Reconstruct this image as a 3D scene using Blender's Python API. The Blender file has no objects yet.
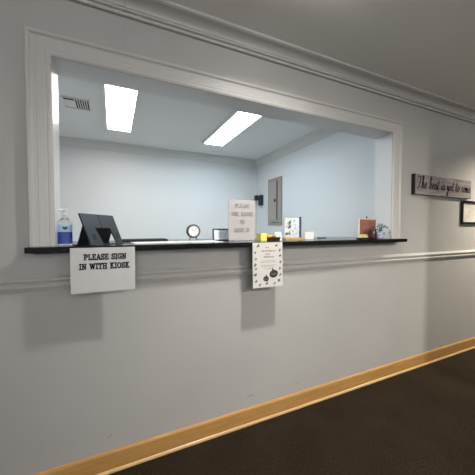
import bpy, bmesh, math, random
from mathutils import Vector, Matrix, Euler
random.seed(7)
sc = bpy.context.scene
COL = sc.collection
PI = math.pi

# ------------------------------------------------------------------ camera, world, lights, exposure
cam_d = bpy.data.cameras.new('camera')
cam = bpy.data.objects.new('camera', cam_d); COL.objects.link(cam)
cam_d.sensor_width = 36.0
cam_d.lens = 20.394
cam_d.clip_start = 0.02
YAW, PITCH, ROLL = math.radians(24.803), math.radians(-1.735), math.radians(-0.03)
fw = Vector((math.sin(YAW)*math.cos(PITCH), math.cos(YAW)*math.cos(PITCH), math.sin(PITCH)))
rt = Vector((math.cos(YAW), -math.sin(YAW), 0))
up = rt.cross(fw)
rt2 = rt*math.cos(ROLL) + up*math.sin(ROLL)
up2 = -rt*math.sin(ROLL) + up*math.cos(ROLL)
cam.matrix_world = Matrix(((rt2.x, up2.x, -fw.x, 0), (rt2.y, up2.y, -fw.y, -1.53), (rt2.z, up2.z, -fw.z, 1.267), (0, 0, 0, 1)))
sc.camera = cam

world = bpy.data.worlds.new('world'); sc.world = world; world.use_nodes = True
world.node_tree.nodes['Background'].inputs[0].default_value = (0.5, 0.5, 0.5, 1)
world.node_tree.nodes['Background'].inputs[1].default_value = 0.05

sc.view_settings.view_transform = 'Standard'
sc.view_settings.look = 'None'
sc.view_settings.gamma = 1
sc.view_settings.use_curve_mapping = False
sc.view_settings.exposure = 0.0

PANEL_LEFT = ((1.0, 0.94, 0.865), 16)      # colour, strength of the two office ceiling panels
PANEL_RIGHT = ((0.70, 0.905, 1.0), 17.5)

def lamp(name, kind, loc, energy, color, radius=0.05, target=None, spot=None, blend=1.0, size=None):
    d = bpy.data.lights.new(name, kind); d.energy = energy; d.color = color
    if kind in ('POINT', 'SPOT'): d.shadow_soft_size = radius
    if kind == 'SPOT': d.spot_size = math.radians(spot); d.spot_blend = blend
    if kind == 'AREA':
        d.shape = 'RECTANGLE'; d.size, d.size_y = size
    o = bpy.data.objects.new(name, d); COL.objects.link(o); o.location = loc
    if target:
        o.rotation_euler = (Vector(target)-Vector(loc)).to_track_quat('-Z', 'Y').to_euler()
    return o
lamp('hall_downlight_light', 'SPOT', (0.90, -0.645, 2.37), 136, (1.0, 0.965, 0.925), 0.045, (0.90, -0.645, 0), 161, 1.0)
lamp('hall_rear_light', 'SPOT', (2.165, -3.6, 2.36), 310, (1.0, 0.935, 0.84), 0.035, (1.9, 0, -0.1), 75, 1.0)
lamp('corridor_light', 'SPOT', (3.95, -0.70, 2.37), 330, (1.0, 0.89, 0.72), 0.05, (3.75, -0.50, 0), 132, 1.0)
lamp('hall_fill_light', 'AREA', (-0.2, -4.95, 1.93), 155, (0.98, 0.985, 1.0), target=(-0.2, 0, 9), size=(2.6, 0.85))  # no window here; unseen fill lamp added to brighten wall and ceiling

# ------------------------------------------------------------------ helpers
def mat(name, color, rough=0.5, metal=0.0, noise=None, bump=None, spec=0.5, coat=0.0, trans=0.0, emit=None, ior=1.45):
    """procedural principled material; noise=(scale, second colour, low, high), bump=(scale, strength, distance)"""
    m = bpy.data.materials.new(name); m.use_nodes = True
    nt = m.node_tree; b = nt.nodes['Principled BSDF']
    b.inputs['Base Color'].default_value = (*color, 1)
    b.inputs['Roughness'].default_value = rough
    b.inputs['Metallic'].default_value = metal
    b.inputs['Specular IOR Level'].default_value = spec
    b.inputs['Coat Weight'].default_value = coat
    b.inputs['Coat Roughness'].default_value = 0.08
    b.inputs['Transmission Weight'].default_value = trans
    b.inputs['IOR'].default_value = ior
    if emit:
        b.inputs['Emission Color'].default_value = (*emit[0], 1)
        b.inputs['Emission Strength'].default_value = emit[1]
    tc = nt.nodes.new('ShaderNodeTexCoord')
    if noise:
        n = nt.nodes.new('ShaderNodeTexNoise'); n.inputs['Scale'].default_value = noise[0]; n.inputs['Detail'].default_value = 4
        nt.links.new(tc.outputs['Object'], n.inputs['Vector'])
        r = nt.nodes.new('ShaderNodeValToRGB')
        r.color_ramp.elements[0].position = noise[2]; r.color_ramp.elements[0].color = (*color, 1)
        r.color_ramp.elements[1].position = noise[3]; r.color_ramp.elements[1].color = (*noise[1], 1)
        nt.links.new(n.outputs['Fac'], r.inputs['Fac']); nt.links.new(r.outputs['Color'], b.inputs['Base Color'])
    if bump:
        n2 = nt.nodes.new('ShaderNodeTexNoise'); n2.inputs['Scale'].default_value = bump[0]; n2.inputs['Detail'].default_value = 3
        nt.links.new(tc.outputs['Object'], n2.inputs['Vector'])
        bp = nt.nodes.new('ShaderNodeBump'); bp.inputs['Strength'].default_value = bump[1]; bp.inputs['Distance'].default_value = bump[2]
        nt.links.new(n2.outputs['Fac'], bp.inputs['Height']); nt.links.new(bp.outputs['Normal'], b.inputs['Normal'])
    return m

def wood(name, c1, c2, scale=(1, 12, 12), rough=0.4, coat=0.0):
    m = mat(name, c1, rough, coat=coat); nt = m.node_tree; b = nt.nodes['Principled BSDF']
    tc = nt.nodes.new('ShaderNodeTexCoord'); mp = nt.nodes.new('ShaderNodeMapping'); mp.inputs['Scale'].default_value = scale
    n = nt.nodes.new('ShaderNodeTexNoise'); n.inputs['Scale'].default_value = 4; n.inputs['Detail'].default_value = 6; n.inputs['Roughness'].default_value = 0.65
    r = nt.nodes.new('ShaderNodeValToRGB'); r.color_ramp.elements[0].position = .32; r.color_ramp.elements[1].position = .68
    r.color_ramp.elements[0].color = (*c1, 1); r.color_ramp.elements[1].color = (*c2, 1)
    nt.links.new(tc.outputs['Object'], mp.inputs[0]); nt.links.new(mp.outputs[0], n.inputs['Vector'])
    nt.links.new(n.outputs['Fac'], r.inputs['Fac']); nt.links.new(r.outputs['Color'], b.inputs['Base Color'])
    return m

class MB:
    def __init__(self): self.bm = bmesh.new()
    def box(self, x0, x1, y0, y1, z0, z1, M=None, bevel=0):
        v = [Vector((x, y, z)) for z in (z0, z1) for x, y in ((x0, y0), (x1, y0), (x1, y1), (x0, y1))]
        if M: v = [M @ p for p in v]
        v = [self.bm.verts.new(p) for p in v]
        fs = [self.bm.faces.new([v[i] for i in f]) for f in ((3, 2, 1, 0), (4, 5, 6, 7), (0, 1, 5, 4), (1, 2, 6, 5), (2, 3, 7, 6), (3, 0, 4, 7))]
        if bevel:
            ed = list({e for f in fs for e in f.edges})
            bmesh.ops.bevel(self.bm, geom=ed, offset=bevel, segments=2, affect='EDGES')
        return self
    def loft(self, rings, cap=True, M=None):
        R = []
        for ring in rings:
            R.append([self.bm.verts.new(M @ Vector(p) if M else Vector(p)) for p in ring])
        n = len(R[0])
        for a, b in zip(R, R[1:]):
            for i in range(n):
                j = (i+1) % n
                self.bm.faces.new((a[i], a[j], b[j], b[i]))
        if cap:
            self.bm.faces.new(R[0][::-1]); self.bm.faces.new(R[-1])
        return self
    def lathe(self, prof, seg=32, M=None):
        """prof: list of (radius, z)"""
        return self.loft([[(r*math.cos(2*PI*i/seg), r*math.sin(2*PI*i/seg), z) for i in range(seg)] for r, z in prof], True, M)
    def tube(self, pts, rad, seg=8):
        pts = [Vector(p) for p in pts]; rings = []
        for i, p in enumerate(pts):
            t = (pts[min(i+1, len(pts)-1)]-pts[max(i-1, 0)]).normalized()
            a = t.cross(Vector((0.13, 0.21, 0.97)) if abs(t.z) < .9 else Vector((1, 0, 0))).normalized(); b = t.cross(a)
            r = rad[i] if isinstance(rad, (list, tuple)) else rad
            rings.append([p + r*(a*math.cos(2*PI*k/seg)+b*math.sin(2*PI*k/seg)) for k in range(seg)])
        return self.loft(rings)
    def prism(self, poly, axis, a, b, M=None):
        """extrude a 2-D polygon: axis 'z' -> (x,y), 'y' -> (x,z), 'x' -> (y,z)"""
        def P(q, h): return {'z': (q[0], q[1], h), 'y': (q[0], h, q[1]), 'x': (h, q[0], q[1])}[axis]
        return self.loft([[P(q, a) for q in poly], [P(q, b) for q in poly]], True, M)
    def ellipsoid(self, c, r, M=None, seg=14, rings=9):
        rr = []
        for i in range(1, rings):
            th = PI*i/rings
            rr.append([(c[0]+r[0]*math.sin(th)*math.cos(2*PI*k/seg), c[1]+r[1]*math.sin(th)*math.sin(2*PI*k/seg), c[2]-r[2]*math.cos(th)) for k in range(seg)])
        return self.loft(rr, True, M)
    def build(self, name, m, parent=None, smooth=False, loc=None):
        bmesh.ops.recalc_face_normals(self.bm, faces=self.bm.faces)
        me = bpy.data.meshes.new(name); self.bm.to_mesh(me); self.bm.free()
        if m: me.materials.append(m)
        if smooth:
            for p in me.polygons: p.use_smooth = True
            try: me.set_sharp_from_angle(angle=math.radians(40))
            except Exception: pass
        o = bpy.data.objects.new(name, me); COL.objects.link(o)
        if parent: o.parent = parent
        if loc: o.location = loc
        return o

def struct(o): o['kind'] = 'structure'; return o
def tag(o, label, cat, group=None):
    o['label'] = label; o['category'] = cat
    if group: o['group'] = group
    return o
def thing(name, label, cat, loc, rz=0, group=None):
    o = bpy.data.objects.new(name, None); COL.objects.link(o); o.location = loc; o.rotation_euler = (0, 0, rz)
    o.empty_display_size = 0.05
    return tag(o, label, cat, group)

# ---- stroke lettering in the XZ plane (facing -Y)
def arc(cx, cz, rx, rz, a0, a1, n=8):
    return [(cx+rx*math.cos(math.radians(a0+(a1-a0)*i/n)), cz+rz*math.sin(math.radians(a0+(a1-a0)*i/n))) for i in range(n+1)]
SER = {  # advance, strokes; slab serifs are strokes of their own
 'P': (.74, [[(.2, 0), (.2, 1)], [(.2, 1), (.42, 1)]+arc(.42, .74, .24, .26, 90, -90)+[(.2, .48)], [(.05, 0), (.38, 0)], [(.05, 1), (.2, 1)]]),
 'L': (.68, [[(.2, 0), (.2, 1)], [(.05, 1), (.36, 1)], [(.05, 0), (.6, 0), (.6, .26)]]),
 'E': (.74, [[(.2, 0), (.2, 1)], [(.05, 1), (.62, 1), (.62, .78)], [(.2, .52), (.5, .52)], [(.05, 0), (.65, 0), (.65, .24)]]),
 'A': (.84, [[(.12, 0), (.42, 1), (.72, 0)], [(.22, .33), (.62, .33)], [(0, 0), (.26, 0)], [(.58, 0), (.84, 0)]]),
 'S': (.66, [arc(.33, .75, .23, .25, 20, 270)[:-1]+arc(.33, .25, .25, .25, 90, -160), [(.56, .74), (.56, 1)], [(.07, 0), (.07, .26)]]),
 'I': (.42, [[(.21, 0), (.21, 1)], [(.04, 0), (.38, 0)], [(.04, 1), (.38, 1)]]),
 'G': (.82, [arc(.42, .5, .34, .5, 45, 330, 14), [(.5, .44), (.8, .44)], [(.7, .44), (.7, .06)], [(.68, .74), (.68, 1)]]),
 'N': (.88, [[(.18, 0), (.18, 1), (.68, 0), (.68, 1)], [(.04, 0), (.34, 0)], [(.04, 1), (.2, 1)], [(.54, 1), (.84, 1)]]),
 'W': (1.1, [[(.12, 1), (.34, 0), (.55, .95), (.76, 0), (.98, 1)], [(0, 1), (.26, 1)], [(.84, 1), (1.1, 1)]]),
 'T': (.74, [[(.37, 0), (.37, 1)], [(.06, .76), (.06, 1), (.68, 1), (.68, .76)], [(.2, 0), (.54, 0)]]),
 'H': (.9, [[(.2, 0), (.2, 1)], [(.7, 0), (.7, 1)], [(.2, .5), (.7, .5)], [(.05, 0), (.36, 0)], [(.05, 1), (.36, 1)], [(.54, 0), (.85, 0)], [(.54, 1), (.85, 1)]]),
 'K': (.86, [[(.2, 0), (.2, 1)], [(.66, 1), (.22, .45)], [(.36, .6), (.7, 0)], [(.05, 0), (.36, 0)], [(.05, 1), (.36, 1)], [(.52, 1), (.8, 1)], [(.58, 0), (.86, 0)]]),
 'O': (.84, [arc(.42, .5, .34, .5, 0, 360, 18)]),
 'U': (.88, [[(.18, 1), (.18, .32)]+arc(.44, .28, .26, .28, 180, 360)+[(.7, 1)], [(.04, 1), (.34, 1)], [(.56, 1), (.84, 1)]]),
 ' ': (.42, []),
}
def ribbon(mb, pts, w, y, th=0.0005):
    for (ax, az), (bx, bz) in zip(pts, pts[1:]):
        d = math.hypot(bx-ax, bz-az)
        if d < 1e-7: continue
        ux, uz = (bx-ax)/d, (bz-az)/d; e = w*.35
        ax_, az_, bx_, bz_ = ax-ux*e, az-uz*e, bx+ux*e, bz+uz*e
        nx, nz = -uz*w/2, ux*w/2
        mb.prism([(ax_+nx, az_+nz), (bx_+nx, bz_+nz), (bx_-nx, bz_-nz), (ax_-nx, az_-nz)], 'y', y-th, y)
def serif_line(mb, text, cx, z, cap, y, w=.15, track=.1, sx=1.0):
    adv = sum((SER[c][0]+track) for c in text)-track
    x = cx-adv*cap*sx/2
    for c in text:
        a, st = SER[c]
        for s in st: ribbon(mb, [(x+p[0]*cap*sx, z+p[1]*cap) for p in s], w*cap, y)
        x += (a+track)*cap*sx

def spline(pts, n=5):
    out = []
    P = [pts[0]]+list(pts)+[pts[-1]]
    for i in range(1, len(P)-2):
        for k in range(n):
            t = k/n
            out.append(tuple(.5*((2*P[i][j])+(-P[i-1][j]+P[i+1][j])*t+(2*P[i-1][j]-5*P[i][j]+4*P[i+1][j]-P[i+2][j])*t*t+(-P[i-1][j]+3*P[i][j]-3*P[i+1][j]+P[i+2][j])*t**3) for j in (0, 1)))
    out.append(tuple(pts[-1])); return out
CUR = {
 'T': (1.25, [[(.05, 2.0), (.25, 2.25), (.7, 2.1), (1.2, 2.2), (1.55, 2.35)], [(.85, 2.12), (.72, 1.2), (.55, .2), (.3, -.1), (.1, .15)]]),
 'h': (.95, [[(0, .1), (.3, 1.0), (.5, 2.1), (.35, 2.3), (.22, 1.6), (.2, 0), (.25, .5), (.5, 1.0), (.65, .8), (.65, .2), (.75, 0), (.95, .15)]]),
 'e': (.8, [[(0, .2), (.3, .45), (.58, .8), (.4, 1.05), (.16, .7), (.2, .15), (.45, 0), (.8, .25)]]),
 'b': (.95, [[(0, .15), (.3, 1.0), (.52, 2.1), (.36, 2.3), (.22, 1.6), (.2, .1), (.45, 0), (.68, .4), (.55, .95), (.25, .75)], [(.62, .6), (.95, .6)]]),
 's': (.8, [[(0, .1), (.4, 1.1), (.45, .7), (.62, .3), (.4, 0), (.15, .12)], [(.5, .04), (.8, .2)]]),
 't': (.7, [[(0, .1), (.3, 1.2), (.38, 1.85), (.28, 1.0), (.26, .2), (.42, 0), (.7, .2)], [(.02, 1.3), (.72, 1.42)]]),
 'i': (.5, [[(0, .1), (.22, 1.0), (.18, .25), (.3, 0), (.5, .2)], [(.28, 1.45), (.32, 1.55)]]),
 'y': (.9, [[(0, .6), (.15, 1.0), (.2, .3), (.4, .15), (.62, .95), (.55, 0), (.35, -.95), (.1, -1.0), (.15, -.6), (.6, -.1), (.9, .3)]]),
 'o': (.8, [[(.45, 1.0), (.15, .75), (.12, .2), (.4, 0), (.65, .4), (.5, .95), (.55, .8), (.8, .85)]]),
 'c': (.72, [[(.55, .85), (.35, 1.03), (.13, .6), (.2, .1), (.42, 0), (.72, .25)]]),
 'm': (1.25, [[(0, .6), (.15, 1.0), (.17, 0), (.25, .6), (.45, 1.0), (.53, .7), (.53, 0), (.6, .6), (.8, 1.0), (.9, .7), (.9, .15), (1.02, 0), (1.25, .2)]]),
 ' ': (.6, []),
}
def cursive(mb, text, x0, x1, z, xh, w, y):
    adv = sum(CUR[c][0] for c in text); k = (x1-x0)/adv; x = x0
    for c in text:
        a, st = CUR[c]
        for s in st:
            q = spline([(x+p[0]*k+p[1]*xh*.12, z+p[1]*xh) for p in s])
            for i in range(len(q)-1):
                down = abs(q[i+1][1]-q[i][1])/(math.hypot(q[i+1][0]-q[i][0], q[i+1][1]-q[i][1])+1e-9)
                ribbon(mb, q[i:i+2], w*(.55+.75*down), y)
        x += a*k

# ------------------------------------------------------------------ materials
M_wall = mat('hall_wall_paint', (.425, .418, .402), .5, noise=(1.7, (.45, .443, .427), .35, .65), bump=(160, .06, .002))
M_room = mat('office_wall_paint', (.74, .755, .77), .6, bump=(160, .05, .002))
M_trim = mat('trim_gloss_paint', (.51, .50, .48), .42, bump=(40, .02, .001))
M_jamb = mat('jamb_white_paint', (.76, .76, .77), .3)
M_rcrown = mat('office_crown_paint', (.66, .66, .65), .4)
M_ceil = mat('ceiling_paint', (.86, .84, .81), .7, bump=(220, .12, .002))
M_rceil = mat('office_ceiling_paint', (.80, .80, .81), .75, bump=(220, .08, .002))
M_oak = wood('honey_oak', (.42, .215, .06), (.56, .32, .11), (1.2, 30, 30), .35, .3)
M_oakshoe = wood('oak_shoe', (.58, .37, .15), (.66, .45, .21), (1.2, 30, 30), .35, .3)
M_granite = mat('black_granite', (.006, .006, .007), .16, noise=(260, (.05, .05, .055), .62, .72), spec=.45)
M_steel = mat('grey_steel_paint', (.34, .30, .27), .45, bump=(300, .05, .001))
M_steel2 = mat('grey_steel_door', (.39, .345, .31), .42)
M_black = mat('black_plastic', (.008, .008, .01), .4)
M_dark = mat('charcoal_plastic', (.03, .034, .042), .42, bump=(400, .05, .001))
M_paper = mat('white_paper', (.80, .79, .77), .55)
M_sleeve = mat('sheet_in_plastic_sleeve', (.60, .595, .585), .35, coat=.8, bump=(18, .5, .004))
M_ink = mat('black_ink', (.012, .012, .014), .5)
M_white = mat('white_enamel', (.80, .80, .79), .35)

def thin_glass(name, tint=(1, 1, 1), gloss=.02):
    m = bpy.data.materials.new(name); m.use_nodes = True; nt = m.node_tree; nt.nodes.clear()
    out = nt.nodes.new('ShaderNodeOutputMaterial'); mx = nt.nodes.new('ShaderNodeMixShader'); fr_ = nt.nodes.new('ShaderNodeFresnel'); fr_.inputs[0].default_value = 1.45
    tr = nt.nodes.new('ShaderNodeBsdfTransparent'); tr.inputs[0].default_value = (*tint, 1)
    gl = nt.nodes.new('ShaderNodeBsdfGlossy'); gl.inputs['Roughness'].default_value = gloss
    ge = nt.nodes.new('ShaderNodeNewGeometry'); iv = nt.nodes.new('ShaderNodeMath'); iv.operation = 'SUBTRACT'; iv.inputs[0].default_value = 1
    ml = nt.nodes.new('ShaderNodeMath'); ml.operation = 'MULTIPLY'     # only the outer face of a pane reflects
    nt.links.new(ge.outputs['Backfacing'], iv.inputs[1]); nt.links.new(iv.outputs[0], ml.inputs[0]); nt.links.new(fr_.outputs[0], ml.inputs[1]); nt.links.new(ml.outputs[0], mx.inputs[0]); nt.links.new(tr.outputs[0], mx.inputs[1]); nt.links.new(gl.outputs[0], mx.inputs[2]); nt.links.new(mx.outputs[0], out.inputs[0])
    return m

def carpet_mat():
    m = mat('brown_carpet', (.030, .024, .017), .95, spec=.1); nt = m.node_tree; b = nt.nodes['Principled BSDF']
    tc = nt.nodes.new('ShaderNodeTexCoord')
    n = nt.nodes.new('ShaderNodeTexNoise'); n.inputs['Scale'].default_value = 130; n.inputs['Detail'].default_value = 6; n.inputs['Roughness'].default_value = .8
    r = nt.nodes.new('ShaderNodeValToRGB')
    e = r.color_ramp.elements; e[0].position = .36; e[0].color = (.007, .0056, .004, 1); e[1].position = .66; e[1].color = (.058, .042, .025, 1)
    n2 = nt.nodes.new('ShaderNodeTexNoise'); n2.inputs['Scale'].default_value = 3.5; n2.inputs['Detail'].default_value = 3
    mx = nt.nodes.new('ShaderNodeMixRGB'); mx.blend_type = 'OVERLAY'; mx.inputs[0].default_value = .35
    bp = nt.nodes.new('ShaderNodeBump'); bp.inputs['Strength'].default_value = .9; bp.inputs['Distance'].default_value = .012
    for q in (n, n2): nt.links.new(tc.outputs['Object'], q.inputs['Vector'])
    nt.links.new(n.outputs['Fac'], r.inputs['Fac']); nt.links.new(r.outputs['Color'], mx.inputs[1]); nt.links.new(n2.outputs['Fac'], mx.inputs[2])
    nt.links.new(mx.outputs[0], b.inputs['Base Color']); nt.links.new(n.outputs['Fac'], bp.inputs['Height']); nt.links.new(bp.outputs['Normal'], b.inputs['Normal'])
    return m
M_carpet = carpet_mat()

# ------------------------------------------------------------------ structure
ZC = 1.189            # counter top
CE = 2.44             # ceiling height
X0, X1, YB = -2.5, 6.5, -5.0
OX0, OX1, OZ1 = -0.251, 2.141, 2.0728       # clear opening
RXL, RXR, RYB = -1.1, 2.263, 2.57           # office
J = 0.012
struct(MB().box(X0-.1, X1+.1, YB-.1, RYB+.1, -.1, 0).build('floor', M_carpet))
struct(MB().box(RXL, RXR, .16, RYB, 0, .006).build('floor_office_bounce', mat('pale_bounce_floor', (.62, .60, .57), .4, noise=(9, (.56, .54, .51), .4, .6))))  # unseen pale floor, added to bounce light up to the office ceiling
for nm, x0, x1, z0, z1 in (('left', X0, OX0-J, 0, CE), ('right', OX1+J, X1, 0, CE), ('top', OX0-J, OX1+J, OZ1+J, CE), ('bottom', OX0-J, OX1+J, 0, 1.163)):
    struct(MB().box(x0, x1, 0, .15, z0, z1).build('wall_front_'+nm, M_wall))
# jamb liner of the opening
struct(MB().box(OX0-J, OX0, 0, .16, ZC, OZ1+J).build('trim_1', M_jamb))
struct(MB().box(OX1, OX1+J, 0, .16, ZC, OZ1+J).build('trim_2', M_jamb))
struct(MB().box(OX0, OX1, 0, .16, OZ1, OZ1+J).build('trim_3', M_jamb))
# office shell
struct(MB().box(RXL-.1, RXR+.1, RYB, RYB+.1, 0, CE).build('wall_back', M_room))
struct(MB().box(RXR, RXR+.1, .15, RYB, 0, CE).build('wall_right', M_room))
struct(MB().box(RXL-.1, RXL, .15, RYB, 0, CE).build('wall_left', M_room))  # left side is out of view; added for bounce light
struct(MB().box(RXL-.1, RXR+.1, .15, RYB+.1, CE, CE+.08).build('ceiling', M_rceil))
# the office face of the dividing wall is painted like the office
e = .004
for nm, x0, x1, z0, z1 in (('left', RXL, OX0-J, 0, CE), ('right', OX1+J, RXR, 0, CE), ('top', OX0-J, OX1+J, OZ1+J, CE), ('bottom', OX0-J, OX1+J, 0, 1.163)):
    struct(MB().box(x0, x1, .15, .15+e, z0, z1).build('wall_office_front_'+nm, M_room))
# hall shell
struct(MB().box(X0-.1, X1+.1, YB-.1, .15, CE, CE+.08).build('ceiling_hall', M_ceil))
struct(MB().box(X0-.1, X0, YB, .15, 0, CE).build('wall_hall_left', M_wall))
struct(MB().box(X1, X1+.1, YB, .15, 0, CE).build('wall_hall_right', M_wall))
struct(MB().box(X0-.1, X1+.1, YB-.1, YB, 0, CE).build('wall_hall_back', M_wall))
struct(MB().box(2.35, X1, -4.9, -2.2, 0, CE).build('wall_shadow_edge', M_wall))  # unseen block, placed so its edge shades the right part of the wall

# door casing profile: (distance from outer edge, thickness)
W = 0.0975
CAS = [(0, .0), (0, .024), (.004, .027), (.014, .027), (.019, .021), (.024, .018), (.034, .0178), (.037, .0168), (.040, .0178), (.054, .0165), (.057, .0155), (.060, .0155), (.072, .014), (.076, .0122), (.080, .0135), (.088, .0125), (.094, .009), (W, .006), (W, 0)]
TX0, TX1, TZ = OX0-W, OX1+W, OZ1+W
mb = MB().loft([[(TX0+u, -t, ZC) for u, t in CAS], [(TX0+u, -t, TZ-u) for u, t in CAS]]); struct(mb.build('trim_4', M_trim))
mb = MB().loft([[(TX0+u, -t, TZ-u) for u, t in CAS], [(TX1-u, -t, TZ-u) for u, t in CAS]]); struct(mb.build('trim_5', M_trim))
mb = MB().loft([[(TX1-u, -t, ZC) for u, t in CAS], [(TX1-u, -t, TZ-u) for u, t in CAS]]); struct(mb.build('trim_6', M_trim))

# hall crown (two lengths that meet in a visible joint), chair rail, baseboard
CR = [(0, 2.355), (.017, 2.355), (.020, 2.359), (.020, 2.366), (.015, 2.370), (.009, 2.372), (.009, 2.377), (.020, 2.379), (.023, 2.383), (.023, 2.389), (.027, 2.391)]
for i in range(9):
    a = math.radians(90*i/8); CR.append((.027+.055*(1-math.cos(a)), 2.391+.032*math.sin(a)))
CR += [(.084, 2.4245), (.090, 2.4255), (.095, 2.429), (.098, 2.434), (.098, 2.4395), (0, 2.4395)]
SEAM = 0.069
struct(MB().loft([[(X0, -d, z) for d, z in CR], [(SEAM-.0012, -d, z) for d, z in CR]]).build('trim_7', M_trim))
struct(MB().loft([[(SEAM+.0012, -d, z) for d, z in CR], [(X1, -d, z) for d, z in CR]]).build('trim_8', M_trim))
RAIL = [(0, .979), (.007, .979), (.010, .984), (.013, .992), (.018, .998), (.019, 1.006), (.015, 1.011), (.009, 1.014), (.009, 1.019), (.020, 1.023), (.024, 1.029), (.024, 1.036), (.019, 1.041), (.010, 1.044), (.006, 1.050), (0, 1.052)]
struct(MB().loft([[(X0, -d, z) for d, z in RAIL], [(X1, -d, z) for d, z in RAIL]]).build('trim_9', M_trim))
BAS = [(0, 0), (.013, 0), (.013, .096), (.010, .104), (.005, .1085), (0, .1085)]
struct(MB().loft([[(X0, -d, z) for d, z in BAS], [(X1, -d, z) for d, z in BAS]]).build('baseboard_front', M_oak))
SHOE = [(.013, 0), (.021, 0), (.0205, .007), (.018, .012), (.013, .015)]
struct(MB().loft([[(X0, -d, z) for d, z in SHOE], [(X1, -d, z) for d, z in SHOE]]).build('trim_10', M_oakshoe))
# hairline crack that runs from the crown joint down to the casing
ck = MB(); random.seed(3); px = SEAM; zz = 2.355
while zz > 2.175:
    nx = SEAM+random.uniform(-.0012, .0012); ribbon(ck, [(px, zz), (nx, zz-.02)], .0009, 0, .0003); px = nx; zz -= .02
struct(ck.build('trim_11', mat('plaster_crack', (.33, .32, .31), .8)))

# scuff marks low on the wall
M_scuff = mat('wall_scuff', (.33, .325, .315), .6)
for x, z, w, h, r in ((.80, .181, .030, .004, .05), (1.17, .175, .018, .003, .1), (-.03, .185, .016, .003, .6), (.92, .27, .012, .002, -.5)):
    sm_ = MB(); n = 14
    sm_.prism([(x+w*math.cos(2*PI*k/n)*math.cos(r)-h*math.sin(2*PI*k/n)*math.sin(r)*random.uniform(.6, 1.3), z+w*math.cos(2*PI*k/n)*math.sin(r)+h*math.sin(2*PI*k/n)*math.cos(r)*random.uniform(.6, 1.3)) for k in range(n)], 'y', -.0003, 0)
    struct(sm_.build('wall_scuff', M_scuff))

# office crown
RC = [(0, 2.333), (.010, 2.333), (.013, 2.345), (.022, 2.358), (.038, 2.385), (.050, 2.418), (.060, 2.428), (.060, 2.4395), (0, 2.4395)]
struct(MB().loft([[(RXL, RYB-d, z) for d, z in RC], [(RXR-d, RYB-d, z) for d, z in RC]]).build('trim_12', M_rcrown))
struct(MB().loft([[(RXR-d, .154, z) for d, z in RC], [(RXR-d, RYB-d, z) for d, z in RC]]).build('trim_13', M_rcrown))

# ------------------------------------------------------------------ counter
poly = [(-.348, -.1), (2.211, -.1), (2.211, 0), (OX1, 0), (OX1, .16), (2.25, .16), (2.25, .56), (-.36, .56), (-.36, .16), (OX0, .16), (OX0, 0), (-.348, 0)]
cb = MB().prism(poly, 'z', 1.163, ZC)
bmesh.ops.bevel(cb.bm, geom=[e for e in cb.bm.edges if all(abs(v.co.y+.1) < 1e-4 for v in e.verts)], offset=.003, segments=2, affect='EDGES')
tag(cb.build('counter_top', M_granite), 'long black granite counter ledge running through the opening in the wall', 'counter')

# ------------------------------------------------------------------ ceiling lights of the office
def panel_light(x0, x1, lx0, lx1, y0, y1, pal, label):
    t = thing('ceiling_light', label, 'ceiling light', ((x0+x1)/2, (y0+y1)/2, CE), 0, 'flat panel lights on the office ceiling')
    cx, cy = (x0+x1)/2, (y0+y1)/2
    f = MB(); e = .018
    f.box(x0-cx, lx0-cx, y0-cy, y1-cy, -.03, 0, bevel=.003).box(lx1-cx, x1-cx, y0-cy, y1-cy, -.03, 0, bevel=.003)
    f.box(lx0-cx, lx1-cx, y0-cy, y0-cy+e, -.03, 0).box(lx0-cx, lx1-cx, y1-cy-e, y1-cy, -.03, 0)
    f.build('frame', M_white, t)
    m = mat('lit_diffuser', (.85, .85, .85), .5, emit=pal)
    MB().box(lx0-cx, lx1-cx, y0-cy+e, y1-cy-e, -.024, -.002).build('diffuser', m, t)
panel_light(-.068, .213, -.042, .198, .72, 1.925, PANEL_LEFT, 'warm white lit ceiling panel near the air vent, left of the two')
panel_light(1.098, 1.398, 1.122, 1.376, .75, 1.965, PANEL_RIGHT, 'cool white lit ceiling panel nearer the far corner, right of the two')

# downlights in the hall ceiling
M_lens = mat('lit_lens', (.9, .9, .9), .4, emit=((1, .97, .93), 24))
for label, loc in (('small round hall ceiling light above the counter', (.90, -.645)), ('small round hall ceiling light behind the camera', (2.165, -3.6)), ('small round hall ceiling light above the picture', (3.95, -.70))):
    t = thing('downlight', label, 'ceiling light', (loc[0], loc[1], CE), 0, 'round hall ceiling lights')
    MB().lathe([(.07, -.001), (.095, -.001), (.095, -.006), (.085, -.010), (.07, -.010)], 40).build('trim_ring', M_white, t, True)
    MB().lathe([(.0, -.0015), (.069, -.0015), (.072, -.02), (.066, -.045), (.045, -.058), (.0, -.062)], 40).build('lens', M_lens, t, True)

# air vent
t = thing('air_vent', 'white ceiling air register with dark louvers left of the panel light', 'air vent', (-.29, 1.405, CE))
a, b = .113, .116
f = MB(); e = .013
f.box(-a, a, -b, -b+e, -.010, 0, bevel=.003).box(-a, a, b-e, b, -.010, 0, bevel=.003).box(-a, -a+e, -b+e, b-e, -.010, 0, bevel=.003).box(a-e, a, -b+e, b-e, -.010, 0, bevel=.003)
f.build('frame', M_white, t)
MB().box(-a+e, a-e, -b+e, b-e, -.0015, -.0005).build('duct_opening', mat('dark_duct', (.015, .015, .016), .8), t)
MB().box(-.014, -.009, -b+e, b-e, -.010, -.002).build('divider', M_white, t)
for k in range(5):
    x = .006+k*.0190
    MB().box(-.0125, .0, -b+e, b-e, -.0006, .0006, Matrix.Translation((x+.006, 0, -.006)) @ Matrix.Rotation(math.radians(28), 4, 'Y')).build('louver', M_white, t)
for k in range(5):
    y = -b+e+.060+k*.030
    MB().box(-a+e, -.014, -.0155, .0155, -.0006, .0006, Matrix.Translation((0, y, -.006)) @ Matrix.Rotation(math.radians(-9), 4, 'X')).build('louver', M_white, t)

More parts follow.
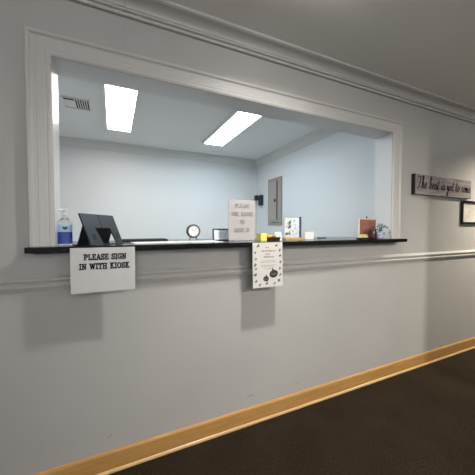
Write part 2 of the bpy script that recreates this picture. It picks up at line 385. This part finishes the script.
# ------------------------------------------------------------------ electrical panel and wall device on the office's right wall
t = thing('electrical_panel', 'tall grey steel electrical panel on the office right wall', 'electrical panel', (RXR, 1.985, 1.33), 0)
MB().box(-.018, 0, -.19, .19, 0, .72, bevel=.004).build('cover', M_steel, t)
d = MB().box(-.024, -.0185, -.062, .150, .085, .672, bevel=.002).build('door', M_steel2, t)
MB().box(-.034, -.024, -.045, -.012, .355, .40, bevel=.003).build('latch', M_black, d)
MB().box(-.0215, -.018, -.085, -.066, .085, .672).build('seam', mat('dark_gap', (.02, .02, .02), .7), t)
rt_ = MB(); random.seed(5)
for k in range(7): rt_.box(-.0188, -.018, -.13+k*.036, -.13+k*.036+random.uniform(.016, .026), .03, .048)
rt_.build('rating_plate', mat('dark_plate', (.08, .08, .08), .6), t)

t = thing('wall_device', 'small black device fixed to the office wall beside the electrical panel', 'wall device', (RXR, 2.40, 1.63))
MB().box(-.058, 0, -.062, .025, .03, .205, bevel=.008).build('body', M_dark, t)
MB().box(-.10, -.056, .01, .085, .118, .205, bevel=.008).build('arm', M_dark, t)
MB().box(-.048, -.008, -.045, .010, 0, .03, bevel=.006).build('nozzle', mat('pale_plastic', (.55, .6, .62), .4), t)

# ------------------------------------------------------------------ papers taped to the counter front
def sheet(mb, w, h, y, curl=0.0, n=10, th=.0006):
    """vertical sheet hanging from z=0 down, centred on x, front face at y"""
    pr = []
    for i in range(n+1):
        s = i/n; pr.append((y-curl*s*s, -h*s))
    ring = pr+[(q[0]+th, q[1]) for q in pr[::-1]]
    return mb.loft([[(-w/2, a, b) for a, b in ring], [(w/2, a, b) for a, b in ring]])
t = thing('sign', 'white landscape sheet with two lines of bold black lettering taped to the counter edge', 'sign', (-.041, -.1035, 1.1815))
sheet(MB(), .276, .211, 0).build('paper', M_sleeve, t)
tx = MB(); serif_line(tx, 'PLEASE SIGN', .007, -.056, .0240, -.0006, .225, .10, .88); serif_line(tx, 'IN WITH KIOSK', .004, -.100, .0240, -.0006, .225, .10, .88)
tx.build('lettering', M_ink, t)

t = thing('flyer', 'white portrait flyer with brown heading and dark pumpkin drawing taped to the counter edge', 'flyer', (.866, -.1035, 1.186))
sheet(MB(), .214, .275, 0, .006).build('paper', mat('flyer_paper', (.60, .585, .555), .6), t)
brown = mat('brown_print', (.40, .26, .16), .6); grey = mat('grey_print', (.30, .29, .27), .6); leafm = mat('dark_leaf_print', (.12, .12, .11), .6); blk = mat('black_print', (.03, .028, .026), .6)
def cy(z): return -.006*(z/.275)**2-.0003
def disc(mb, x, z, rx, rz, n=12, rot=0):
    y = cy(z-rz); c, s = math.cos(rot), math.sin(rot)
    mb.prism([(x+rx*math.cos(2*PI*k/n)*c-rz*math.sin(2*PI*k/n)*s, z+rx*math.cos(2*PI*k/n)*s+rz*math.sin(2*PI*k/n)*c) for k in range(n)], 'y', y-.0008, y+.0002)
def word_blobs(mb, cx, z, wd, h):
    x = cx-wd/2
    while x < cx+wd/2:
        l = random.uniform(.5, .9)*h
        disc(mb, x+l/2, z, l/2, h/2*random.uniform(.8, 1), 8); x += l+h*.22
random.seed(11)
hd = MB(); word_blobs(hd, -.005, -.030, .026, .009); word_blobs(hd, 0, -.052, .095, .013); word_blobs(hd, -.005, -.072, .032, .009); word_blobs(hd, 0, -.089, .062, .013)
hd.build('heading_print', brown, t)
tp = MB()
for z, wd in ((-.112, .10), (-.122, .12), (-.140, .11), (-.150, .09), (-.163, .05)): word_blobs(tp, 0, z, wd, .0035)
tp.build('text_print', grey, t)
lf = MB()
for (x, z) in ((-.07, -.02), (.06, -.02), (-.09, -.06), (.085, -.05), (-.085, -.10), (.088, -.085), (-.09, -.135), (.09, -.125), (-.085, -.16), (.086, -.165), (-.09, -.195), (.088, -.205), (-.085, -.235), (.078, -.24), (-.06, -.258), (-.01, -.252), (.045, -.256)):
    r = random.uniform(0, PI); q = random.uniform(.7, 1.25)
    disc(lf, x, z, .010*q, .0045*q, 10, r); disc(lf, x+.004, z+.004, .007*q, .0035*q, 10, r+1.3); disc(lf, x-.003, z-.003, .006*q, .003*q, 8, r-1.0)
lf.build('leaf_border', leafm, t)
pk = MB(); disc(pk, .040, -.196, .031, .024, 20, .2); disc(pk, .034, -.17, .005, .012, 8, .3); disc(pk, -.015, -.223, .020, .016, 18, -.15); disc(pk, -.012, -.206, .004, .008, 8)
pk.build('pumpkin_print', blk, t)
st = MB()
for k in range(4): ribbon(st, [(-.028+k*.008, -.221), (-.025+k*.008, -.231)], .0022, cy(-.24)-.001); ribbon(st, [(.025+k*.01, -.19), (.028+k*.01, -.204)], .002, cy(-.22)-.001)
st.build('pumpkin_highlights', grey, t)

# ------------------------------------------------------------------ things on the counter
# pump bottle
t = thing('pump_bottle', 'clear pump bottle with blue label at the left end of the counter', 'bottle', (-.214, .03, ZC))
def rr(a, b, z, n=32, p=3.2):
    return [(a*math.copysign(abs(math.cos(2*PI*k/n))**(2/p), math.cos(2*PI*k/n)), b*math.copysign(abs(math.sin(2*PI*k/n))**(2/p), math.sin(2*PI*k/n)), z) for k in range(n)]
M_clear = mat('clear_plastic', (.86, .90, .93), .06, trans=.85, ior=1.3)
MB().loft([rr(.028, .018, 0), rr(.032, .021, .004), rr(.032, .021, .10), rr(.030, .020, .115), rr(.022, .016, .127), rr(.012, .012, .134), rr(.012, .012, .142)]).build('body', M_clear, t, True)
lb = mat('blue_label', (.02, .06, .36), .35, noise=(30, (.03, .10, .50), .4, .6))
def label_strip(z0, z1, m, name, g=.0006):
    n = 64; ring0 = rr(.0321+g, .0211+g, z0, n)[n//2+4:n-3]; ring1 = rr(.0321+g, .0211+g, z1, n)[n//2+4:n-3]
    b0 = [(x*.985, y*.985, z) for x, y, z in ring0][::-1]; b1 = [(x*.985, y*.985, z) for x, y, z in ring1][::-1]
    return MB().loft([ring0+b0, ring1+b1]).build(name, m, t, True)
label_strip(.008, .066, lb, 'label')
label_strip(.066, .103, mat('pale_blue_label', (.42, .60, .78), .35), 'upper_label')
lg = MB(); lg.prism([(.002+.013*x, .084+.010*z) for x, z in ((-1, .5), (-.4, .8), (0, .5), (.4, .8), (1, .5), (.6, -.4), (0, -.9), (-.6, -.4))], 'y', -.0226, -.0218)
lg.build('emblem', mat('navy_print', (.01, .02, .10), .4), t)
MB().lathe([(.013, .138), (.0145, .140), (.0145, .153), (.010, .157), (.005, .158), (.005, .166)], 24).build('collar', M_white, t, True)
nz = MB(); nz.lathe([(.010, .164), (.011, .167), (.011, .178), (.008, .181)], 20).tube([(0, 0, .173), (-.012, -.010, .174), (-.022, -.018, .170)], [.005, .0045, .0035])
nz.build('pump_head', M_white, t, True)

# tablet stand, A-shaped
BL, BR = Vector((-.094, -.085, 0)), Vector((.050, .125, 0))
e1 = (BR-BL).normalized(); L = (BR-BL).length
ln = Vector((-e1.y, e1.x, 0))                     # backwards-left
Hh, back = .152, .062
e2 = (ln*back+Vector((0, 0, Hh))); H2 = e2.length; e2.normalize(); e3 = e1.cross(e2)
t = thing('tablet_stand', 'dark charcoal tablet on an A-shaped stand next to the pump bottle', 'tablet', (BL.x, BL.y, ZC))
Mp = Matrix(((e1.x, e2.x, e3.x, 0), (e1.y, e2.y, e3.y, 0), (e1.z, e2.z, e3.z, .004), (0, 0, 0, 1)))   # plate plane: u along edge, v up, w = normal
pl = MB(); th = .008
cu0, cu1, cv = .30*L, .80*L, .54*H2
def q(u0, v0, u1, v1): pl.box(u0, u1, v0, v1, -th, 0, Mp)
outer = [(0, 0), (.10*L, 0), (.36*L, .0), (.27*L, cv), (.74*L, cv), (.80*L, 0), (L, 0), (L, H2), (0, H2)]
def slab(poly, z0, z1, M): return ([[(u, v, z0) for u, v in poly], [(u, v, z1) for u, v in poly]], M)
pl.loft([[(u, v, -th) for u, v in outer], [(u, v, 0) for u, v in outer]], True, Mp)
pl.build('front_panel', M_dark, t)
MB().box(.485*L, .50*L, cv+.002, H2-.002, 0, .0012, Mp).build('seam', M_black, t)
MB().box(.13*L, .22*L, .15*H2, .34*H2, 0, .001, Mp).build('speaker_port', M_black, t)
MB().box(.86*L, .94*L, .16*H2, .36*H2, 0, .001, Mp).build('speaker_port', M_black, t)
top = e2*(H2*.66)+Vector((0, 0, .004))-e3*.009
foot = ln*.082
bk = []
for P0, sgn in ((Vector((0, 0, 0)), 0), (e1*L, 1)):
    o = P0+e1*(.012 if sgn == 0 else -.012)
    bk.append([o+top+Vector((0, 0, 0)), o+top+ln*.006, o+foot+ln*.006+Vector((0, 0, .002)), o+foot+Vector((0, 0, .002))])
MB().loft(bk).build('rear_panel', M_black, t)
MB().box(0, .02, -.004, .0, 0, .006).loft([[foot+e1*.0+Vector((0, 0, z)), foot+e1*L+Vector((0, 0, z)), foot+e1*L+ln*.02+Vector((0, 0, z)), foot+ln*.02+Vector((0, 0, z))] for z in (0, .006)]).build('foot_bar', M_black, t)
MB().loft([[Vector((0, 0, z))-ln*.006, e1*L+Vector((0, 0, z))-ln*.006, e1*L+ln*.012+Vector((0, 0, z)), ln*.012+Vector((0, 0, z))] for z in (0, .005)]).build('front_foot', M_dark, t)

# keyboard
t = thing('keyboard', 'flat black keyboard lying on the counter right of the tablet', 'keyboard', (.185, .375, ZC), math.radians(8))
MB().box(-.15, .15, -.06, .06, 0, .012, bevel=.003).build('case', M_black, t)
ky = MB()
for r in range(5):
    for k in range(15): ky.box(-.142+k*.019, -.142+k*.019+.016, -.05+r*.020, -.05+r*.020+.016, .012, .0155)
ky.build('keys', M_dark, t)

# papers
def flat_sheet(label, loc, rz, w, h, n=1):
    o = MB(); o.box(-w/2, w/2, -h/2, h/2, 0, .0004*n+.0004)
    o = o.build('paper_sheet', M_paper); o.location = loc; o.rotation_euler = (0, 0, rz)
    return tag(o, label, 'paper', 'papers lying on the counter')
flat_sheet('white paper lying on the counter between tablet and keyboard', (.235, .13, ZC), .08, .27, .20, 3)
flat_sheet('white paper lying on the counter in front of the clock', (.50, .13, ZC), -.05, .25, .20, 5)

# clock
t = thing('desk_clock', 'small round grey-rimmed clock standing on the counter', 'clock', (.507, .30, ZC))
cM = Matrix.Translation((0, 0, .066)) @ Matrix.Rotation(math.radians(90), 4, 'X')      # lathe axis towards -y
MB().lathe([(.036, .012), (.038, .016), (.044, .016), (.048, .010), (.048, -.012), (.044, -.016), (0, -.016)][::-1], 44, cM).build('case', mat('grey_clock_case', (.09, .09, .095), .35, .4), t, True)
MB().lathe([(0, .0105), (.0375, .0105), (.0375, .0125), (0, .0125)], 44, cM).build('dial', mat('clock_dial', (.82, .82, .80), .5), t)
tk = MB()
for k in range(12):
    a = k*PI/6; r0, r1 = .029, .034
    ribbon(tk, [(r0*math.sin(a), .066+r0*math.cos(a)), (r1*math.sin(a), .066+r1*math.cos(a))], .0022, -.0125, .0006)
tk.build('hour_marks', M_ink, t)
for nm, a, l, w in (('hour_hand', -58, .019, .003), ('minute_hand', 40, .028, .0022)):
    a = math.radians(a); h = MB(); ribbon(h, [(0, .066), (l*math.sin(a), .066+l*math.cos(a))], w, -.0133, .0006); h.build(nm, M_ink, t)
for s in (-1, 1):
    MB().tube([(s*.02, 0, .024), (s*.028, 0, 0)], [.006, .005]).build('foot', mat('clock_foot', (.3, .3, .3), .3, .8), t, True)

# small picture frame
t = thing('photo_frame', 'small black photo frame standing on the counter half behind the sign holder', 'photo frame', (.706, .24, ZC))
fr = MB(); fw_, fh = .158, .082; bw = .0095; RM = Matrix.Rotation(math.radians(-6), 4, 'X')
fr.box(-fw_/2, -fw_/2+bw, -.012, 0, 0, fh, RM).box(fw_/2-bw, fw_/2, -.012, 0, 0, fh, RM).box(-fw_/2+bw, fw_/2-bw, -.012, 0, fh-bw, fh, RM).box(-fw_/2+bw, fw_/2-bw, -.012, 0, 0, bw*.6, RM)
fr.build('frame', mat('teal_black_frame', (.012, .022, .026), .35), t)
MB().box(-fw_/2+bw, fw_/2-bw, -.0105, -.003, bw*.6, fh-bw, RM).build('print', mat('pale_print', (.78, .83, .87), .4), t)
pr = MB(); random.seed(2)
for k in range(3): pr.box(-.045, .0+.02*random.random(), -.0111, -.0105, .022+k*.014, .026+k*.014, RM)
pr.build('print_lines', mat('blue_print', (.35, .45, .58), .5), t)
MB().box(-.015, .015, 0, .004, .004, .07, Matrix.Translation((0, .03, 0)) @ Matrix.Rotation(math.radians(26), 4, 'X')).build('easel_back', M_black, t)

# acrylic sign holder
t = thing('sign_holder', 'upright acrylic holder with pinkish sheet of pale grey lettering on the counter', 'sign', (.801, .13, ZC))
M_acr = thin_glass('clear_acrylic', (.97, .985, .99))
MB().box(-.103, .103, -.0035, -.0015, .002, .284).box(-.103, .103, .0015, .0035, .002, .284).build('panes', M_acr, t)
MB().box(-.103, .103, -.02, .04, 0, .003).build('base', M_acr, t)
MB().box(-.100, .100, -.0012, .0012, .004, .279).build('sheet', mat('pinkish_sheet', (.53, .47, .455), .6), t)
tx = MB()
for s_, z in (('PLEASE', .226), ('USE KIOSK', .172), ('TO', .117), ('SIGN IN', .062)): serif_line(tx, s_, 0, z, .0225, -.0040, .12, .16, .92)
tx.build('lettering', mat('pale_grey_ink', (.29, .255, .25), .6), t)

# yellow note block
t = thing('note_block', 'bright yellow block of sticky notes right of the sign holder', 'note block', (.948, .115, ZC), .1)
MB().box(-.026, .026, -.026, .026, 0, .044).build('pad', mat('yellow_paper', (.78, .70, .16), .6), t)
MB().box(-.026, .026, -.026, .026, .0442, .050, Matrix.Rotation(.05, 4, 'Z')).build('top_sheets', mat('pale_yellow_paper', (.88, .80, .22), .6), t)

# candy tray and its sweets
t = thing('candy_tray', 'small dark brown tray holding sweets on the counter', 'tray', (1.03, .12, ZC))
MB().loft([[(-.05, -.032, 0), (.05, -.032, 0), (.05, .032, 0), (-.05, .032, 0)], [(-.056, -.038, .022), (.056, -.038, .022), (.056, .038, .022), (-.056, .038, .022)], [(-.052, -.034, .022), (.052, -.034, .022), (.052, .034, .022), (-.052, .034, .022)], [(-.047, -.029, .004), (.047, -.029, .004), (.047, .029, .004), (-.047, .029, .004)]]).build('bowl', mat('dark_brown_plastic', (.045, .022, .015), .4), t)
CANDY = [('yellow', (.75, .55, .06)), ('red', (.55, .07, .05)), ('green', (.20, .38, .16)), ('orange', (.72, .28, .05)), ('white', (.78, .76, .72))]
cm = {n: mat(n+'_wrapper', c, .3) for n, c in CANDY}
spots = [('yellow', -.032, -.012, .018), ('orange', -.012, -.014, .018), ('red', .010, -.014, .018), ('green', .032, -.012, .018), ('yellow', -.028, .012, .018), ('yellow', -.006, .012, .018), ('red', .016, .012, .018), ('white', .034, .013, .018), ('yellow', -.026, .0, .034), ('yellow', -.008, -.004, .034), ('orange', .014, .0, .034), ('green', .030, .001, .034)]
desc = ['yellow sweet at the front left of the candy tray', 'orange sweet at the front of the candy tray', 'red sweet at the front of the candy tray', 'green sweet at the front right of the candy tray', 'yellow sweet at the back left of the candy tray', 'yellow sweet in the back middle of the candy tray', 'red sweet at the back of the candy tray', 'white sweet at the back right of the candy tray', 'yellow sweet on top of the pile, leftmost in the tray', 'yellow sweet on top of the pile next to the orange one', 'orange sweet on top of the pile in the tray', 'green sweet on top of the pile, rightmost in the tray']
for (c, x, y, z), dd in zip(spots, desc):
    a = random.uniform(-.6, .6)
    o = MB().ellipsoid((0, 0, 0), (.011, .010, .0095)).build('candy', cm[c], None, True, (1.03+x, .12+y, ZC+z-.004))
    o.rotation_euler = (0, 0, a); tag(o, dd, 'candy', 'sweets in the candy tray')
# small patterned card behind the tray
t = thing('small_card', 'little white and green card standing just right of the candy tray', 'card', (1.118, .155, ZC))
RM = Matrix.Rotation(math.radians(-14), 4, 'X')
MB().box(-.026, .026, -.0008, .0008, 0, .058, RM).box(-.026, .026, -.0008, .0008, 0, .056, Matrix.Translation((0, .027, 0)) @ Matrix.Rotation(math.radians(14), 4, 'X')).build('card', M_paper, t)
gp = MB(); random.seed(21)
for k in range(9):
    x, z = random.uniform(-.02, .02), random.uniform(.008, .05); gp.box(x-.004, x+.004, -.0014, -.0008, z-.003, z+.003, RM)
gp.build('print', mat('green_print', (.25, .40, .25), .6), t)

# greeting cards in a clear holder
t = thing('card_holder', 'clear brochure holder with a dark right edge, full of floral cards', 'holder', (1.262, .20, ZC))
MB().box(-.070, .083, -.014, -.012, 0, .05).box(-.070, .083, .012, .014, 0, .16).box(-.070, .083, -.012, .012, 0, .003).build('tray', M_acr, t)
MB().box(.080, .086, -.014, .014, 0, .176, bevel=.001).build('edge', mat('slate_edge', (.10, .12, .14), .4), t)
def floral(name, label, x, w, h, y, base, cols, seed):
    t2 = thing(name, label, 'card', (1.262+x, .20+y, ZC+.0032), 0, 'cards in the clear holder')
    MB().box(-w/2, w/2, -.001, .001, 0, h).build('card', mat('card_stock', base, .55), t2)
    random.seed(seed)
    for nm, c, num in cols:
        p_ = MB()
        for k in range(num):
            x_, z_ = random.uniform(-w*.38, w*.38), random.uniform(h*.18, h*.92); r = random.uniform(.006, .012)
            p_.prism([(x_+r*(1+.25*math.sin(5*a))*math.cos(a), z_+r*(1+.25*math.sin(5*a))*math.sin(a)) for a in [2*PI*i/16 for i in range(16)]], 'y', -.0017, -.001)
        p_.build(nm, mat(nm, c, .6), t2)
floral('greeting_card', 'cream card with green and purple flowers, left in the clear holder', -.036, .060, .165, -.004, (.70, .72, .66), [('green_flower_print', (.28, .38, .25), 9), ('purple_flower_print', (.35, .30, .48), 6)], 4)
floral('greeting_card', 'pale blue card with faint blue flowers, right in the clear holder', .034, .074, .165, -.004, (.74, .79, .83), [('blue_flower_print', (.45, .56, .68), 8), ('grey_flower_print', (.58, .62, .66), 5)], 8)
# low wooden strip in front
t = thing('pen_tray', 'low tan wooden tray lying in front of the floral cards', 'tray', (1.235, .135, ZC), 0)
MB().box(-.085, .10, -.022, .022, 0, .012, bevel=.002).build('tray', wood('tan_wood', (.45, .30, .12), (.60, .44, .20), (4, 20, 20), .5), t)
MB().tube([(-.075, -.005, .0155), (.06, .006, .0155)], .0035).build('rim', mat('brass_yellow', (.62, .45, .12), .4), t, True)
# white box
t = thing('white_box', 'small plain white box on the counter right of the floral cards', 'box', (1.420, .205, ZC))
MB().box(-.045, .045, -.03, .03, 0, .052, bevel=.002).build('carton', M_white, t)
MB().box(-.046, .046, -.031, .031, .046, .058, bevel=.002).build('lid', M_paper, t)
# pen
t = thing('pen', 'dark grey pen lying on the counter right of the white box', 'pen', (1.63, .27, ZC), .25)
MB().tube([(-.06, 0, .005), (.055, 0, .005)], .005).build('barrel', mat('slate_plastic', (.13, .15, .18), .4), t, True)
MB().tube([(.055, 0, .005), (.075, 0, .005)], [.004, .001]).build('tip', M_black, t, True)
MB().box(-.06, -.015, -.0018, .0018, .0095, .0115).build('clip', M_black, t)

# ------------------------------------------------------------------ right end of the counter
t = thing('wooden_plaque', 'square reddish brown wooden plaque with a pale edge near the right end of the counter', 'plaque', (1.945, .075, ZC))
MB().box(-.092, .097, -.010, .010, 0, .160, bevel=.002).build('board', wood('red_brown_wood', (.20, .075, .045), (.33, .15, .095), (3, 3, 14), .5), t)
MB().box(-.108, -.092, -.008, .008, 0, .160).box(-.108, .097, -.008, .008, .160, .167).build('pale_edge', mat('pinkish_white', (.72, .62, .62), .6), t)
MB().ellipsoid((-.004, 0, .178), (.006, .006, .011)).build('knob', mat('dark_red_knob', (.12, .03, .03), .4), t, True)
t = thing('candle_jar', 'dark maroon candle jar standing in front of the brown plaque', 'candle', (1.925, .005, ZC))
MB().lathe([(.025, 0), (.028, .003), (.029, .008), (.029, .066), (.027, .070)], 32).build('jar', mat('maroon_glass', (.05, .018, .02), .25), t, True)
MB().lathe([(.030, .070), (.030, .078), (.026, .083), (.010, .086), (.006, .094), (.0, .096)], 32).build('lid', mat('dark_bronze_lid', (.055, .028, .02), .35), t, True)
t = thing('tape_dispenser', 'small black desk dispenser with a yellow top in front of the brown plaque', 'dispenser', (1.805, -.005, ZC), 0)
MB().box(-.055, .055, -.02, .02, 0, .012, bevel=.003).build('base', M_black, t)
MB().loft([[(-.042, -.014, .012), (.044, -.014, .012), (.044, .014, .012), (-.042, .014, .012)], [(-.036, -.013, .024), (.040, -.013, .028), (.040, .013, .028), (-.036, .013, .024)], [(-.018, -.010, .036), (.026, -.010, .038), (.026, .010, .038), (-.018, .010, .036)]]).build('top', mat('pale_yellow_plastic', (.56, .47, .17), .45), t, True)
t = thing('potted_plant', 'small drooping blue-green plant in a pale blue pot at the right end of the counter', 'potted plant', (2.012, .0, ZC))
MB().lathe([(.026, 0), (.029, .002), (.035, .050), (.036, .056), (.032, .056), (.031, .047), (0, .047)], 28).build('pot', mat('blue_glaze', (.22, .28, .42), .25, noise=(60, (.62, .66, .74), .45, .6)), t, True)
stem_m = mat('plant_stem', (.06, .12, .09), .5); leaf_m = mat('blue_green_leaf', (.085, .18, .16), .45, noise=(40, (.14, .26, .22), .4, .6))
stems = [[(0, 0, .046), (-.006, -.004, .075), (-.02, -.008, .098), (-.038, -.01, .108)], [(0, 0, .046), (.004, -.006, .08), (.016, -.01, .104), (.036, -.012, .108), (.062, -.016, .094), (.086, -.02, .066), (.104, -.02, .05)],
         [(0, 0, .046), (0, .006, .085), (-.004, .012, .122)], [(0, 0, .046), (.01, .004, .085), (.03, .01, .116), (.05, .014, .112)], [(0, 0, .046), (-.012, .002, .07), (-.03, .006, .082)]]
random.seed(9)
sm = MB()
for s in stems: sm.tube(s, [.0022]*len(s), 6)
sm.build('stems', stem_m, t, True)
lm = MB()
def leaf(p, d, l, w):
    d = Vector(d).normalized(); sd = d.cross(Vector((0, -.6, .8))).normalized(); n = sd.cross(d)
    rings = []
    for k in range(6):
        s = k/5; ww = w*math.sin(PI*(.08+.88*s))*.5; c = Vector(p)+d*l*s-n*(.18*l*s*s)
        rings.append([c-sd*ww, c+n*.0012, c+sd*ww, c-n*.0008])
    lm.loft(rings)
for s in stems:
    for i in range(1, len(s)):
        for k in range(3):
            a = Vector(s[i-1]).lerp(Vector(s[i]), random.uniform(.4, 1))
            leaf(a, (random.uniform(-1, 1), random.uniform(-.7, .4), random.uniform(-.5, .7)), random.uniform(.016, .03), random.uniform(.009, .014))
lm.build('leaves', leaf_m, t, True)

# ------------------------------------------------------------------ right of the opening: plank sign and picture
t = thing('wall_plaque', 'long weathered grey wooden plank with dark script lettering on the wall', 'wall sign', (2.407, 0, 1.577))
w_, h_ = .905, .178
MB().box(.004, w_, -.030, 0, 0, h_, bevel=.002).build('plank', wood('weathered_grey_wood', (.15, .125, .135), (.36, .315, .325), (1.0, 10, 14), .6), t)
MB().box(-.004, .004, -.0305, 0, -.001, h_+.001).build('end_cap', mat('black_edge', (.012, .011, .011), .5), t)
tx = MB(); cursive(tx, 'The best is yet to come', .030, w_-.012, .058, .046, .0085, -.0304)
tx.build('lettering', mat('dark_script_paint', (.035, .028, .034), .55), t)

t = thing('framed_picture', 'black framed glazed picture on the wall below the wooden script plank', 'picture', (3.186, 0, 1.320))
w_, h_, b_ = .34, .236, .020
fr = MB()
fr.box(0, b_, -.022, 0, 0, h_, bevel=.003).box(w_-b_, w_, -.022, 0, 0, h_, bevel=.003).box(b_, w_-b_, -.022, 0, 0, b_, bevel=.003).box(b_, w_-b_, -.022, 0, h_-b_, h_, bevel=.003)
fr.build('frame', mat('black_frame_wood', (.010, .009, .008), .3), t)
MB().box(b_, w_-b_, -.006, -.002, b_, h_-b_).build('print', mat('olive_cream_print', (.56, .55, .48), .6, noise=(9, (.68, .67, .61), .4, .6)), t)
MB().box(b_, w_-b_, -.012, -.010, b_, h_-b_).build('glass', thin_glass('picture_glass'), t)
